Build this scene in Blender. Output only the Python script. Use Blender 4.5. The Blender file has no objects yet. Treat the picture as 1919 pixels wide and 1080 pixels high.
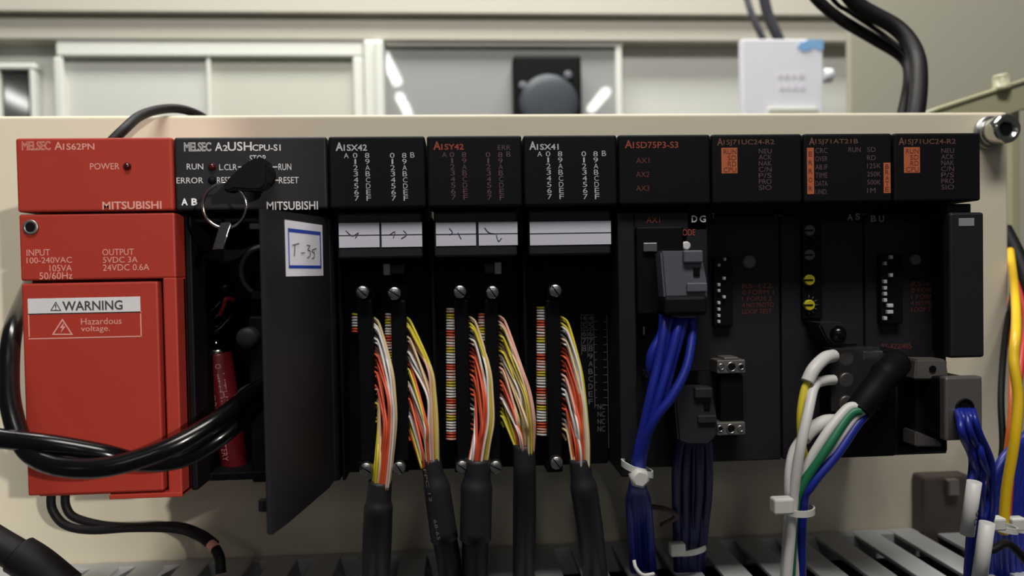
import bpy, bmesh, math, random
from mathutils import Vector, Matrix, Euler
random.seed(7)
sc = bpy.context.scene
S = 0.001                                   # everything below is written in millimetres
# ------------------------------------------------------------------ camera
CAM = Vector((156.29, -275.97, 79.45)); ROT = (1.54949675, 0.0183121814, -0.068995262); FPX = 1398.69
cd = bpy.data.cameras.new('camera'); cam = bpy.data.objects.new('camera', cd)
sc.collection.objects.link(cam); sc.camera = cam
cam.location = CAM * S; cam.rotation_euler = ROT
cd.sensor_width = 36; cd.lens = FPX / 1919 * 36; cd.clip_start = .01; cd.clip_end = 50
cd.dof.use_dof = True; cd.dof.focus_distance = .283; cd.dof.aperture_fstop = 9.0
RM = Euler(ROT, 'XYZ').to_matrix()
# ------------------------------------------------------------------ world, lights, exposure
w = bpy.data.worlds.new('world'); sc.world = w; w.use_nodes = True
w.node_tree.nodes['Background'].inputs[0].default_value = (.80, .80, .86, 1)
w.node_tree.nodes['Background'].inputs[1].default_value = .055
def area(name, loc, tgt, sx, sy, power, col=(1, 1, 1)):
    l = bpy.data.lights.new(name, 'AREA'); l.shape = 'RECTANGLE'; l.size = sx * S; l.size_y = sy * S; l.energy = power; l.color = col
    o = bpy.data.objects.new(name, l); sc.collection.objects.link(o)
    o.location = Vector(loc) * S; o.rotation_euler = (Vector(tgt) - Vector(loc)).to_track_quat('-Z', 'Y').to_euler(); return o
area('ceiling_light_front', (190, -620, 1250), (200, 60, 60), 760, 260, 14.5, (1, .97, .93))
area('ceiling_light_rear', (110, 330, 1100), (110, 640, 250), 1000, 200, 12.5, (1, .985, .95)).data.spread = math.radians(145)
sp = bpy.data.lights.new('added_spot', 'SPOT'); sp.energy = 41; sp.color = (1, .94, .86); sp.shadow_soft_size = .012  # added spot without a known source, lights the left end of the row
so = bpy.data.objects.new('added_spot', sp); sc.collection.objects.link(so)
SPOT = Vector((796, -1205, 349)); so.location = SPOT * S
tgt = Vector((-420, 95, 60)); so.rotation_euler = (tgt - SPOT).to_track_quat('-Z', 'Y').to_euler()
e_ = Vector((29, 95, -30))
sp.spot_size = 2 * (tgt - SPOT).angle(e_ - SPOT); sp.spot_blend = .05  # cone edge shaped to end the lit patch on the plate
vs = sc.view_settings; vs.view_transform = 'Standard'; vs.look = 'None'; vs.exposure = 0; vs.gamma = 1; vs.use_curve_mapping = False

# ------------------------------------------------------------------ helpers
def P(px, py, Y):
    d = RM @ Vector(((px - 959.5) / FPX, (540 - py) / FPX, -1)); t = (Y - CAM.y) / d.y
    return CAM + d * t
def lin(c): return tuple(((v / 255) / 12.92 if v / 255 <= .04045 else ((v / 255 + .055) / 1.055) ** 2.4) for v in c)
MT = {}
def mat(name, rgb, rough=.5, metal=0, var=.08, vscale=60, bump=0, bscale=400, spec=.5, coat=0, emit=0, alpha=1, trans=0):
    m = bpy.data.materials.new(name); m.use_nodes = True; nt = m.node_tree; b = nt.nodes['Principled BSDF']
    col = lin(rgb)
    tc = nt.nodes.new('ShaderNodeTexCoord'); nz = nt.nodes.new('ShaderNodeTexNoise'); nz.inputs['Scale'].default_value = vscale; nz.inputs['Detail'].default_value = 5
    nt.links.new(tc.outputs['Object'], nz.inputs['Vector'])
    mx = nt.nodes.new('ShaderNodeMix'); mx.data_type = 'RGBA'
    mx.inputs[6].default_value = (*[c * (1 - var) for c in col], 1); mx.inputs[7].default_value = (*[min(1, c * (1 + var)) for c in col], 1)
    nt.links.new(nz.outputs['Fac'], mx.inputs[0]); nt.links.new(mx.outputs[2], b.inputs['Base Color'])
    b.inputs['Roughness'].default_value = rough; b.inputs['Metallic'].default_value = metal; b.inputs['Specular IOR Level'].default_value = spec
    b.inputs['Coat Weight'].default_value = coat; b.inputs['Alpha'].default_value = alpha; b.inputs['Transmission Weight'].default_value = trans
    if emit: b.inputs['Emission Color'].default_value = (*col, 1); b.inputs['Emission Strength'].default_value = emit
    if bump:
        n2 = nt.nodes.new('ShaderNodeTexNoise'); n2.inputs['Scale'].default_value = bscale; nt.links.new(tc.outputs['Object'], n2.inputs['Vector'])
        bp = nt.nodes.new('ShaderNodeBump'); bp.inputs['Strength'].default_value = bump; bp.inputs['Distance'].default_value = .0003
        nt.links.new(n2.outputs['Fac'], bp.inputs['Height']); nt.links.new(bp.outputs['Normal'], b.inputs['Normal'])
    MT[name] = m; return m
mat('red', (160, 50, 37), .55, bump=.12, bscale=1500, spec=.35)
mat('charcoal', (31, 30, 34), .5, bump=.15, bscale=1800, spec=.4)
mat('black', (16, 14, 18), .55, bump=.15, bscale=1800, spec=.2)
mat('deep', (11, 10, 13), .6, spec=.15)
mat('darkgrey', (44, 42, 47), .5, spec=.3)
mat('door', (33, 32, 36), .5, spec=.25, bump=.1, bscale=1500)
mat('body', (35, 33, 38), .55, spec=.25, bump=.1, bscale=1500)
mat('midgrey', (96, 95, 104), .5, bump=.1, bscale=1500)
mat('lightgrey', (150, 150, 152), .5)
mat('plate', (224, 215, 192), .42, var=.03, vscale=8, spec=.4)
mat('paper', (222, 220, 230), .8, var=.04, vscale=120)
mat('white', (222, 219, 214), .45, var=.03)
mat('print_white', (205, 203, 203), .6)
mat('print_bright', (238, 238, 240), .6)
mat('print_pink', (212, 150, 138), .6)
mat('print_orange', (170, 74, 50), .6)
mat('print_tan', (124, 80, 64), .7)
mat('print_dim', (98, 74, 76), .7)
mat('print_dimred', (112, 52, 42), .7)
mat('print_grey', (108, 104, 104), .7)
mat('panel_orange', (196, 104, 62), .6)
mat('cable', (9, 8, 9), .2, spec=.42)
mat('cable_matt', (19, 16, 18), .55, spec=.25)
mat('shrink', (38, 36, 39), .5, spec=.4, bump=.2, bscale=300)
mat('steel', (190, 190, 188), .3, 1, var=.1)
mat('chrome', (205, 205, 195), .16, 1)
mat('cast', (150, 145, 140), .38, .75, bump=.1, bscale=900)
mat('led', (60, 14, 16), .15, coat=.6)
mat('blue', (24, 40, 142), .38)
mat('navy', (12, 20, 78), .5)
mat('wire_white', (240, 234, 228), .45); mat('wire_pink', (238, 184, 164), .45); mat('wire_yellow', (222, 204, 56), .45)
mat('wire_orange', (226, 92, 56), .45); mat('wire_cream', (232, 206, 158), .45)
mat('yellow', (240, 196, 30), .4); mat('green', (30, 112, 72), .45); mat('redwire', (205, 60, 62), .4); mat('orangewire', (228, 110, 40), .4)
mat('battery', (118, 28, 36), .3, coat=.4)
mat('ink', (52, 66, 120), .7); mat('blue_print', (34, 62, 160), .6); mat('ink_dark', (60, 60, 62), .7)
mat('yellow_knob', (200, 184, 40), .45)
mat('duct', (196, 198, 198), .55, var=.03)
mat('nylon', (212, 212, 204), .4, trans=.0)
mat('relay', (84, 74, 70), .5)
mat('clear', (70, 68, 68), .12, alpha=.24, spec=.7)
mat('beam', (190, 186, 171), .6, var=.03, vscale=4)
mat('wallwhite', (205, 206, 198), .6, var=.03, vscale=4)
mat('wallpale', (197, 199, 184), .6, var=.03, vscale=4)
mat('trimwhite', (222, 224, 214), .5, var=.02)
mat('gloss', (158, 159, 157), .025, var=.03, vscale=3, spec=.6)
mat('glassdark', (62, 66, 60), .06, spec=.6)
mat('blackbox', (7, 7, 7), .6, spec=.15)
mat('lens', (62, 68, 73), .35, spec=.4)
mat('sidewall', (170, 167, 149), .6, var=.03, vscale=4)
mat('olive', (172, 170, 138), .4, var=.05)
mat('boxwhite', (236, 236, 242), .5, var=.02)
mat('bluesmear', (130, 180, 225), .6, var=.2, vscale=80)
mat('tube', (255, 255, 250), .4, emit=30)

ORG = {}
class MB:
    def __init__(s): s.bm = bmesh.new(); s.sm = False
    def _merge(s, b2, mi=0):
        vm = {}
        for v in b2.verts: vm[v] = s.bm.verts.new(v.co)
        for f in b2.faces:
            try: nf = s.bm.faces.new([vm[v] for v in f.verts]); nf.material_index = mi; nf.smooth = f.smooth
            except ValueError: pass
        b2.free()
    def box(s, x0, x1, y0, y1, z0, z1, bev=.5, mi=0, seg=2):
        b = bmesh.new(); bmesh.ops.create_cube(b, size=1)
        for v in b.verts: v.co = Vector(((x0 + x1) / 2 + v.co.x * (x1 - x0), (y0 + y1) / 2 + v.co.y * (y1 - y0), (z0 + z1) / 2 + v.co.z * (z1 - z0)))
        bev = min(bev, .3 * min(abs(x1 - x0), abs(y1 - y0), abs(z1 - z0)))
        if bev > 0: bmesh.ops.bevel(b, geom=b.edges[:], offset=bev, segments=seg, affect='EDGES', profile=.5)
        s._merge(b, mi); return s
    def pbox(s, px0, py0, px1, py1, Y0, Y1, bev=.4, mi=0):
        a, b, c, d = P(px0, py0, Y0), P(px1, py0, Y0), P(px0, py1, Y0), P(px1, py1, Y0)
        return s.box((a.x + c.x) / 2, (b.x + d.x) / 2, Y0, Y1, (c.z + d.z) / 2, (a.z + b.z) / 2, bev, mi)
    def prism(s, poly, axis, a, b_, mi=0, bev=0):
        # poly: 2D points; axis 'y': (x,z) extruded along y; 'x': (y,z) along x; 'z': (x,y) along z
        b = bmesh.new()
        def mk(p, t): return Vector((p[0], t, p[1])) if axis == 'y' else Vector((t, p[0], p[1])) if axis == 'x' else Vector((p[0], p[1], t))
        A = [b.verts.new(mk(p, a)) for p in poly]; B = [b.verts.new(mk(p, b_)) for p in poly]; n = len(poly)
        b.faces.new(A); b.faces.new(B[::-1])
        for i in range(n): b.faces.new((A[i], B[i], B[(i + 1) % n], A[(i + 1) % n]))
        bmesh.ops.recalc_face_normals(b, faces=b.faces)
        if bev: bmesh.ops.bevel(b, geom=b.edges[:], offset=bev, segments=2, affect='EDGES')
        s._merge(b, mi); return s
    def tube(s, pts, r, n=10, mi=0, cap=True):
        pts = [Vector(p) for p in pts]; N = len(pts); rs = r if isinstance(r, (list, tuple)) else [r] * N
        T = [(pts[min(i + 1, N - 1)] - pts[max(i - 1, 0)]).normalized() for i in range(N)]
        u = T[0].orthogonal().normalized(); rings = []
        for i in range(N):
            u = (u - T[i] * u.dot(T[i])).normalized(); v = T[i].cross(u)
            rings.append([s.bm.verts.new(pts[i] + (u * math.cos(k * 2 * math.pi / n) + v * math.sin(k * 2 * math.pi / n)) * rs[i]) for k in range(n)])
        for i in range(N - 1):
            for k in range(n):
                f = s.bm.faces.new((rings[i][k], rings[i][(k + 1) % n], rings[i + 1][(k + 1) % n], rings[i + 1][k])); f.smooth = True; f.material_index = mi
        if cap:
            f = s.bm.faces.new(rings[0][::-1]); f.material_index = mi; f = s.bm.faces.new(rings[-1]); f.material_index = mi
        return s
    def lathe(s, c, ax, prof, n=24, mi=0):
        # prof: (distance along ax, radius)
        c = Vector(c); ax = Vector(ax).normalized(); u = ax.orthogonal().normalized(); v = ax.cross(u); rings = []
        for (t, r) in prof:
            rings.append([s.bm.verts.new(c + ax * t + (u * math.cos(k * 2 * math.pi / n) + v * math.sin(k * 2 * math.pi / n)) * max(r, 1e-3)) for k in range(n)])
        for i in range(len(prof) - 1):
            for k in range(n):
                f = s.bm.faces.new((rings[i][k], rings[i][(k + 1) % n], rings[i + 1][(k + 1) % n], rings[i + 1][k])); f.smooth = True; f.material_index = mi
        f = s.bm.faces.new(rings[0][::-1]); f.material_index = mi; f = s.bm.faces.new(rings[-1]); f.material_index = mi
        return s
    def torus(s, c, ax, R, r, n=48, k=10, a0=0, a1=2 * math.pi, mi=0):
        c = Vector(c); ax = Vector(ax).normalized(); u = Vector((1, 0, 0)); u = (u - ax * u.dot(ax)).normalized(); v = ax.cross(u)
        s.tube([c + (u * math.cos(a0 + (a1 - a0) * i / n) + v * math.sin(a0 + (a1 - a0) * i / n)) * R for i in range(n + 1)], r, k, mi, cap=abs(a1 - a0) < 6.28); return s
    def text(s, string, fn, outline=False, bold=.0, mi=0):
        V, F = tmesh(string, outline, bold)
        vs_ = [s.bm.verts.new(fn(a, b, c)) for a, b, c in V]
        for f in F:
            try: nf = s.bm.faces.new([vs_[i] for i in f]); nf.material_index = mi
            except ValueError: pass
        return s
    def ptext(s, string, px0, py0, px1, py1, Y, outline=False, bold=.0, mi=0):
        a, b, c = P(px0, py1, Y), P(px1, py1, Y), P(px0, py0, Y); W_ = b.x - a.x; H_ = c.z - a.z
        dz = b.z - a.z
        return s.text(string, lambda u, v, d: Vector((a.x + u * W_, Y + d * H_ * .2, a.z + v * H_)), outline, bold, mi)
    def build(s, name, m, parent=None, **k):
        me = bpy.data.meshes.new(name); o = bpy.data.objects.new(name, me)
        org = ORG[parent.name] if parent else k.pop('org', None)
        if org is None:
            xs = [v.co for v in s.bm.verts]
            org = Vector((sum(v.x for v in xs) / len(xs), sum(v.y for v in xs) / len(xs), min(v.z for v in xs)))
        for v in s.bm.verts: v.co = (v.co - org) * S
        s.bm.normal_update(); s.bm.to_mesh(me); s.bm.free()
        for x in (m if isinstance(m, (list, tuple)) else [m]): me.materials.append(MT[x])
        sc.collection.objects.link(o); ORG[o.name] = org
        if parent: o.parent = parent
        else: o.location = org * S
        for q, v in k.items(): o[q] = v
        return o
TC = {}
def tmesh(string, outline, bold):
    key = (string, outline, bold)
    if key in TC: return TC[key]
    cu = bpy.data.curves.new('t', 'FONT'); cu.body = string; cu.resolution_u = 3; cu.offset = bold; cu.space_line = .95
    if outline: cu.fill_mode = 'NONE'; cu.bevel_depth = .022; cu.bevel_resolution = 0; cu.space_character = .92; cu.offset = .0
    o = bpy.data.objects.new('t', cu); sc.collection.objects.link(o)
    dg = bpy.context.evaluated_depsgraph_get(); me = bpy.data.meshes.new_from_object(o.evaluated_get(dg))
    V = [v.co.copy() for v in me.vertices]; F = [tuple(p.vertices) for p in me.polygons]
    x0 = min(v.x for v in V); x1 = max(v.x for v in V); y0 = min(v.y for v in V); y1 = max(v.y for v in V)
    V = [((v.x - x0) / (x1 - x0), (v.y - y0) / (y1 - y0), v.z) for v in V]
    bpy.data.objects.remove(o); bpy.data.curves.remove(cu); bpy.data.meshes.remove(me)
    TC[key] = (V, F); return TC[key]
def thing(name, loc, label, cat, group=None):
    o = bpy.data.objects.new(name, None); o.empty_display_size = .01; sc.collection.objects.link(o)
    o.location = Vector(loc) * S; ORG[o.name] = Vector(loc); o['label'] = label; o['category'] = cat
    if group: o['group'] = group
    return o
def cr(pts, n=8):
    pts = [Vector(p) for p in pts]; out = []
    for i in range(len(pts) - 1):
        p0 = pts[max(i - 1, 0)]; p1 = pts[i]; p2 = pts[i + 1]; p3 = pts[min(i + 2, len(pts) - 1)]
        for k in range(n):
            t = k / n; out.append(.5 * ((2 * p1) + (p2 - p0) * t + (2 * p0 - 5 * p1 + 4 * p2 - p3) * t * t + (3 * p1 - p0 - 3 * p2 + p3) * t ** 3))
    out.append(pts[-1]); return out
def path(L, n=8): return cr([P(*q) for q in L], n)

# ------------------------------------------------------------------ setting: plate, background
ZT, XR = 158, 442
m = MB(); m.box(-140, XR, 95, 101, -170, ZT, 2.5, seg=4)
m.build('mounting_plate', 'plate', label='beige painted steel plate that carries the whole row of modules', category='plate')
# background framing, about half a metre behind the plate
BY = 600
m = MB(); a = P(-120, 74, BY + 10); b = P(1600, 74, BY + 10)
m.box(a.x, b.x, BY + 10, BY + 40, a.z, a.z + 240, 2); m.box(a.x, b.x, BY + 2, BY + 10, P(0, 22, BY + 2).z, a.z + 240, 2)
m.build('wall_beam', 'beam', kind='structure', label='grey beige horizontal cabinet beam across the top background')
m = MB(); a = P(-160, 60, BY + 30); m.box(a.x, P(1700, 60, BY + 30).x, BY + 30, BY + 40, -200, P(0, 40, BY + 30).z, 2)
m.build('wall_back', 'wallwhite', kind='structure', label='white cabinet wall behind the mounting plate')
# left framed panel
t = thing('cabinet_panel', P(390, 300, BY + 28), 'white framed double cabinet panel behind the red module', 'panel')
m = MB()
m.pbox(104, 74, 680, 106, BY + 12, BY + 29, 2); m.pbox(104, 106, 121, 420, BY + 12, BY + 29, 2); m.pbox(664, 106, 684, 420, BY + 12, BY + 29, 2)
m.build('panel_frame', 'trimwhite', t)
MB().pbox(121, 106, 390, 420, BY + 20, BY + 29, 1).build('panel_board', 'wallwhite', t)
MB().pbox(398, 106, 664, 420, BY + 20, BY + 29, 1).build('panel_board', 'wallpale', t)
MB().pbox(390, 106, 398, 420, BY + 14, BY + 29, 1).build('panel_divider', 'trimwhite', t)
m = MB(); m.pbox(684, 74, 722, 420, BY + 8, BY + 29, 3); m.pbox(704, 74, 722, 420, BY + 2, BY + 29, 3)
m.build('trim_1', 'trimwhite', kind='structure', label='white upright post left of the shiny panel')
t = thing('cabinet_window', P(30, 300, BY + 28), 'small dark glazed window in the wall at the far left', 'window')
MB().pbox(2, 130, 58, 420, BY + 20, BY + 29, 1).build('pane', 'glassdark', t)
m = MB(); m.pbox(-20, 118, 66, 130, BY + 14, BY + 29, 2); m.pbox(58, 130, 68, 420, BY + 14, BY + 29, 2); m.pbox(-20, 130, 2, 420, BY + 14, BY + 29, 2); m.build('window_frame', 'trimwhite', t)
t = thing('glossy_panel', P(940, 300, BY + 28), 'glossy pale grey panel with lamp reflections beside the white post', 'panel')
MB().pbox(722, 84, 1156, 420, BY + 20, BY + 29, 1).build('panel_board', 'gloss', t)
m = MB(); m.pbox(722, 74, 1168, 86, BY + 14, BY + 29, 1.5); m.pbox(1156, 86, 1168, 420, BY + 14, BY + 29, 1.5); m.build('panel_frame', 'trimwhite', t)
# black instrument with a round window
t = thing('black_instrument', P(1028, 300, BY + 10), 'black square instrument with a round glass window in front of the glossy panel', 'instrument')
MB().pbox(964, 102, 1092, 400, BY - 10, BY + 19, 4).build('housing', 'blackbox', t)
c = P(1028, 195, BY - 10); MB().lathe(c, (0, -1, 0), [(0, 34), (3, 34), (5, 31), (6, 25), (6.5, 8)], 40).build('round_window', 'lens', t)
for x_, y_ in ((980, 162), (1064, 142)): MB().lathe(P(x_, y_, BY - 10), (0, -1, 0), [(0, 5), (3, 5), (4, 3)], 16).build('housing_screw', 'midgrey', t)
# white box with blue mark
t = thing('white_box', P(1468, 300, 460), 'white box with a blue smear on its top corner and a side knob', 'box')
MB().pbox(1392, 73, 1544, 420, 430, 440, 1.5).build('casing', 'boxwhite', t)
m = MB(); a = P(1572, 142, 455); m.lathe(P(1540, 142, 435), (1, 0, 0), [(0, 7), (9, 7), (10, 5.5)], 20); m.build('side_knob', 'boxwhite', t)
m = MB(); Y = 429.4
m.prism([(P(x, y, Y).x, P(x, y, Y).z) for x, y in [(1494, 88), (1500, 80), (1508, 78), (1514, 74), (1543, 74), (1543, 93), (1534, 94), (1526, 89), (1516, 96), (1504, 97)]], 'y', Y, 430.2)
m.build('blue_smear', 'bluesmear', t)
m = MB()
for k, (x, wd) in enumerate([(1458, 8), (1470, 10), (1484, 8), (1496, 12)]): m.pbox(x, 136, x + wd, 145, 429.5, 430.2, 0)
for k, (x, wd) in enumerate([(1461, 10), (1474, 8), (1486, 10), (1499, 9)]): m.pbox(x, 159, x + wd, 168, 429.5, 430.2, 0)
m.build('faint_print', 'paper', t)
MB().pbox(1442, 203, 1535, 214, 426, 430.5, .5).build('lower_tab', 'wallpale', t)
# right side wall of the enclosure
m = MB(); m.pbox(1594, -60, 2200, 900, 470, 478, 2)
m.build('wall_right', 'sidewall', kind='structure', label='grey green side wall of the enclosure at the right')
# faint hanging cables in the far background
for nm, L, r, lab in [('hanging_cable', [(1395, -20, 500), (1410, 30, 500), (1432, 80, 505), (1440, 120, 515)], 3.4, 'blurred grey cable hanging behind the white box, left strand'),
                      ('hanging_cable', [(1428, -20, 480), (1440, 30, 490), (1462, 80, 500), (1470, 120, 520)], 5.5, 'blurred brown grey cable hanging behind the white box, thicker right strand')]:
    MB().tube(path(L), r).build(nm, 'midgrey', label=lab, category='cable')
# bracket with bolt at right
t = thing('angle_bracket', P(1850, 215, 190), 'olive painted angle bracket rising at the upper right corner', 'bracket')
Y = 175; q = [P(1700, 226, Y), P(1760, 205, Y), P(1990, 130, Y), P(1990, 190, Y), P(1919, 205, Y), P(1860, 226, Y)]
MB().prism([(v.x, v.z) for v in q], 'y', Y, Y + 5, bev=.6).build('gusset', 'olive', t)
q = [P(1700, 226, Y), P(1760, 204, Y), P(1990, 129, Y)]
m = MB(); m.tube([v for v in q], 1.6, 8); m.build('flange', 'olive', t)
MB().pbox(1896, 205, 1912, 470, 182, 190, 1).build('upright', 'olive', t)
m = MB(); c = P(1877, 160, Y); m.lathe(c, (-.25, -.15, 1), [(-3, 6), (0, 6), (0, 5), (6, 5), (7, 4)], 6); m.build('bolt', 'olive', t)
# ceiling tubes of the room behind the camera (reflected in the glossy panel)
def ceil_pt(px, py, zc=1250):
    a = P(px, py, BY + 20); d = a - CAM; k = (zc - CAM.z) / d.z; q = CAM + d * k; q.y = 2 * (BY + 20) - q.y; return q
for (x0, y0, x1, y1), lab in [((721, 106, 744, 153), 'ceiling fluorescent tube, upper left one mirrored in the glossy panel'),
                              ((749, 181, 765, 213), 'ceiling fluorescent tube, lower left one mirrored in the glossy panel'),
                              ((1136, 172, 1108, 204), 'ceiling fluorescent tube, the one mirrored right of the black instrument'),
                              ((4, 174, 56, 199), 'ceiling fluorescent tube mirrored in the dark window at the far left')]:
    A, B_ = ceil_pt(x0, y0), ceil_pt(x1, y1)
    t = thing('ceiling_tube', (A + B_) / 2, lab, 'lamp')
    MB().tube([A, B_], 26, 12).build('tube', 'tube', t)
    MB().box(*sorted((A.x, B_.x)), *sorted((A.y, B_.y)), 1268, 1290, 4).build('fitting', 'trimwhite', t)

# wire duct at the bottom: fingers run from the plate towards the camera
t = thing('wire_duct', (150, 60, -140), 'grey slotted wire duct running under the modules', 'wire duct')
ZD = -57
MB().box(-140, 450, 88, 94.4, -140, ZD - .4, .5).build('rear_wall', 'duct', t)
MB().box(-140, 450, 6, 10, -140, ZD + .4, .5).build('front_lid', 'duct', t)
MB().box(-140, 450, 10, 88, -140, -135, .5).build('floor', 'duct', t)
x = P(268, 1058, 92).x - 21 * 6; pitch = 20.8
fm = None; i = 0
while x < 446:
    if fm is None:
        fo = MB().box(0, 12.6, 10.3, 93.8, ZD - 2, ZD, .4).build('finger', 'duct', t); fm = fo
        basex = ORG[t.name]
        fo.location = (x * S, 0, 0)
    else:
        f2 = fm.copy(); sc.collection.objects.link(f2); f2.parent = t; f2.location = (x * S, 0, 0)
    x += pitch
t = thing('duct_loom', (150, 50, -134), 'black cables lying inside the slotted wire duct', 'cables')
for k in range(6):
    y = 18 + k * 11.8
    MB().tube(cr([(x_, y + 1.2 * math.sin(x_ * .02 + k), -72 + 1.5 * math.sin(x_ * .013 + 2 * k)) for x_ in range(-140, 451, 59)], 4), 5.2, 10).build('cable', 'deep', t)
# chrome bolt at the plate's upper right corner
t = thing('socket_bolt', P(1862, 250, 95), 'chrome socket head bolt with washers at the upper right plate corner', 'bolt')
c = P(1853, 250, 95); c.y = 94.6
MB().lathe(c, (0, -1, 0), [(0, 8.6), (1.2, 8.6), (1.6, 8)], 32).build('washer', 'steel', t)
MB().torus(c + Vector((0, -2.6, 0)), (0, 1, .06), 5.6, 1.3, 40, 8, .1, 6.2).build('spring_washer', 'steel', t)
MB().lathe(c, (0, -1, 0), [(4, 6.8), (4.6, 7.3), (12.4, 7.3), (13.4, 6.6), (13.4, 4.6), (11.5, 4.4)], 32).build('bolt_head', 'chrome', t)
MB().lathe(c, (0, -1, 0), [(11.4, 4.0), (11.7, 3.9)], 6).build('hex_socket', 'deep', t)

# ------------------------------------------------------------------ modules
XS = [0, 54.5, 109] + [109 + 35.563 * k for k in range(1, 8)]
HZ = 103.1
def head(t, i, m_, zb=HZ, y0=0):
    x0, x1 = XS[i] + .35, XS[i + 1] - .35
    mm = MB(); mm.box(x0, x1, y0, 22, zb + .7, 130, .9, seg=3); mm.box(x0 + 1.2, x1 - 1.2, 22, 94.8, zb - 2, 128, .5)
    return mm.build('head_cover', m_, t)

# --- red power supply
t = thing('power_supply_module', (27, 40, 0), 'red power supply module with warning label at the left end of the row', 'module')
head(t, 0, 'red')
m = MB(); m.box(.35, 54.15, .6, 94.8, 79.5, HZ, .7); m.box(.5, 54.15, 7, 94.8, .3, 80, .7); m.box(49.3, 54.15, .6, 10, .3, 79.8, .6)
m.box(28.5, 54.15, .4, 20, .2, 1.9, .3)
m.build('body', 'red', t)
cov = MB().box(.6, 47.7, .3, 8, 2.6, 78.5, .7).build('terminal_cover', 'red', t)
m = MB(); c = P(58, 426, .5)
m.lathe(c, (0, -1, 0), [(-2, 1.6), (.5, 1.6), (.6, 2.6), (.1, 2.75)], 24); m.build('screw_bush', 'cast', t)
MB().lathe(c, (0, -1, 0), [(.3, 1.65), (.72, 1.6)], 20).build('screw_hole', 'deep', t)
MB().lathe(P(239, 312, 0), (0, -1, 0), [(-1, 1.4), (.5, 1.4), (1.1, 1.0), (1.4, .4)], 20).build('power_lamp', 'led', t)
m = MB(); Y = -.06
m.ptext('MELSEC', 41, 265, 95, 282, Y, outline=True); m.ptext('A', 102, 266, 117, 281, Y, bold=.012); m.ptext('1S62PN', 118, 269, 177, 281, Y, bold=.012)
m.ptext('POWER', 169, 306, 224, 318, Y); m.ptext('MITSUBISHI', 192, 378, 303, 393, Y, bold=.02)
Y = .52
m.ptext('INPUT', 50, 468, 94, 480, Y); m.ptext('100-240VAC', 50, 483, 135, 494, Y); m.ptext('105VA', 93, 497, 135, 509, Y); m.ptext('50/60Hz', 74, 511, 136, 524, Y)
m.ptext('OUTPUT', 192, 467, 251, 479, Y); m.ptext('5VDC 3A', 193, 482, 258, 493, Y); m.ptext('24VDC 0.6A', 193, 496, 280, 508, Y)
m.build('printed_lettering', 'print_pink', t)
m = MB(); Y = .2; m.pbox(52, 558, 263, 588, Y, .4, .02); m.build('warning_label', 'print_white', cov, label='pale warning band')
m = MB()
m.ptext('WARNING', 117, 565, 230, 583, .12, bold=.02)
def tri(mm, x0, y0, x1, y1, Y, wd):
    A = P((x0 + x1) / 2, y0, Y); B_ = P(x1, y1, Y); C = P(x0, y1, Y); cen = (A + B_ + C) / 3
    o_ = [A, B_, C]; i_ = [cen + (v - cen) * wd for v in o_]
    for k in range(3):
        j = (k + 1) % 3; mm.bm.faces.new([mm.bm.verts.new(v) for v in (o_[k], o_[j], i_[j], i_[k])])
tri(m, 94, 565, 115, 583, .12, .72); m.ptext('!', 103, 571, 106, 581, .12)
m.build('warning_print', 'ink_dark', cov)
m = MB(); Y = .2
def frame(mm, x0, y0, x1, y1, Y, wd):
    mm.pbox(x0, y0, x1, y0 + wd, Y, Y + .2, 0); mm.pbox(x0, y1 - wd, x1, y1, Y, Y + .2, 0); mm.pbox(x0, y0 + wd, x0 + wd, y1 - wd, Y, Y + .2, 0); mm.pbox(x1 - wd, y0 + wd, x1, y1 - wd, Y, Y + .2, 0)
frame(m, 53, 586, 265, 634, Y, 2)
tri(m, 97, 597, 137, 628, Y, .78)
m.ptext('Hazardous', 152, 597, 228, 609, Y); m.ptext('voltage.', 152, 611, 206, 625, Y)
bolt = [(120, 604), (112, 615), (117, 615), (113, 625), (123, 612), (118, 612)]
vv = [m.bm.verts.new(P(x, y, Y)) for x, y in bolt]; m.bm.faces.new(vv)
m.build('hazard_print', 'print_pink', cov)

# --- processor module
t = thing('processor_module', (82, 40, 0), 'charcoal processor module with key switch and swung open door', 'module')
head(t, 1, 'charcoal')
m = MB(); m.box(54.9, 108.5, 46, 94.8, .3, HZ, .6); m.box(54.9, 57.2, 8, 46, .3, HZ, .5); m.box(106, 108.5, 14, 46, .3, HZ, .5); m.box(57.2, 106, 20, 46, .3, 3.4, .5); m.box(57.2, 106, 12, 46, HZ - 3, HZ, .4)
m.build('body', 'deep', t)
m = MB(); Y = -.06
m.ptext('MELSEC', 345, 267, 396, 284, Y, outline=True); m.ptext('A', 403, 267, 417, 283, Y, bold=.015); m.ptext('2', 418, 272, 427, 283, Y, bold=.015); m.ptext('USH', 427, 266, 472, 283, Y, bold=.012)
m.ptext('CPU-S1', 473, 271, 526, 283, Y, bold=.012); m.ptext('STOP', 468, 291, 498, 303, Y); m.ptext('RUN', 350, 307, 381, 318, Y); m.ptext('ERROR', 331, 333, 381, 344, Y)
m.ptext('L.CLR', 411, 308, 444, 319, Y); m.ptext('RESET', 407, 332, 441, 344, Y); m.ptext('RUN', 522, 307, 546, 319, Y); m.ptext('RESET', 523, 332, 560, 344, Y)
m.ptext('MITSUBISHI', 500, 378, 596, 394, Y, bold=.01)
for q in [(446, 312, 456, 314), (511, 312, 520, 314), (513, 337, 522, 339)]: m.pbox(*q, Y, 0, 0)
m.tube([P(456, 313, Y), P(461, 317, Y)], .2, 4)
m.build('printed_lettering', 'print_white', t)
m = MB(); m.ptext('A', 340, 372, 352, 385, Y, bold=.03); m.ptext('B', 359, 372, 370, 385, Y, bold=.03); m.build('sticker_letters', 'print_bright', t)
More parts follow.
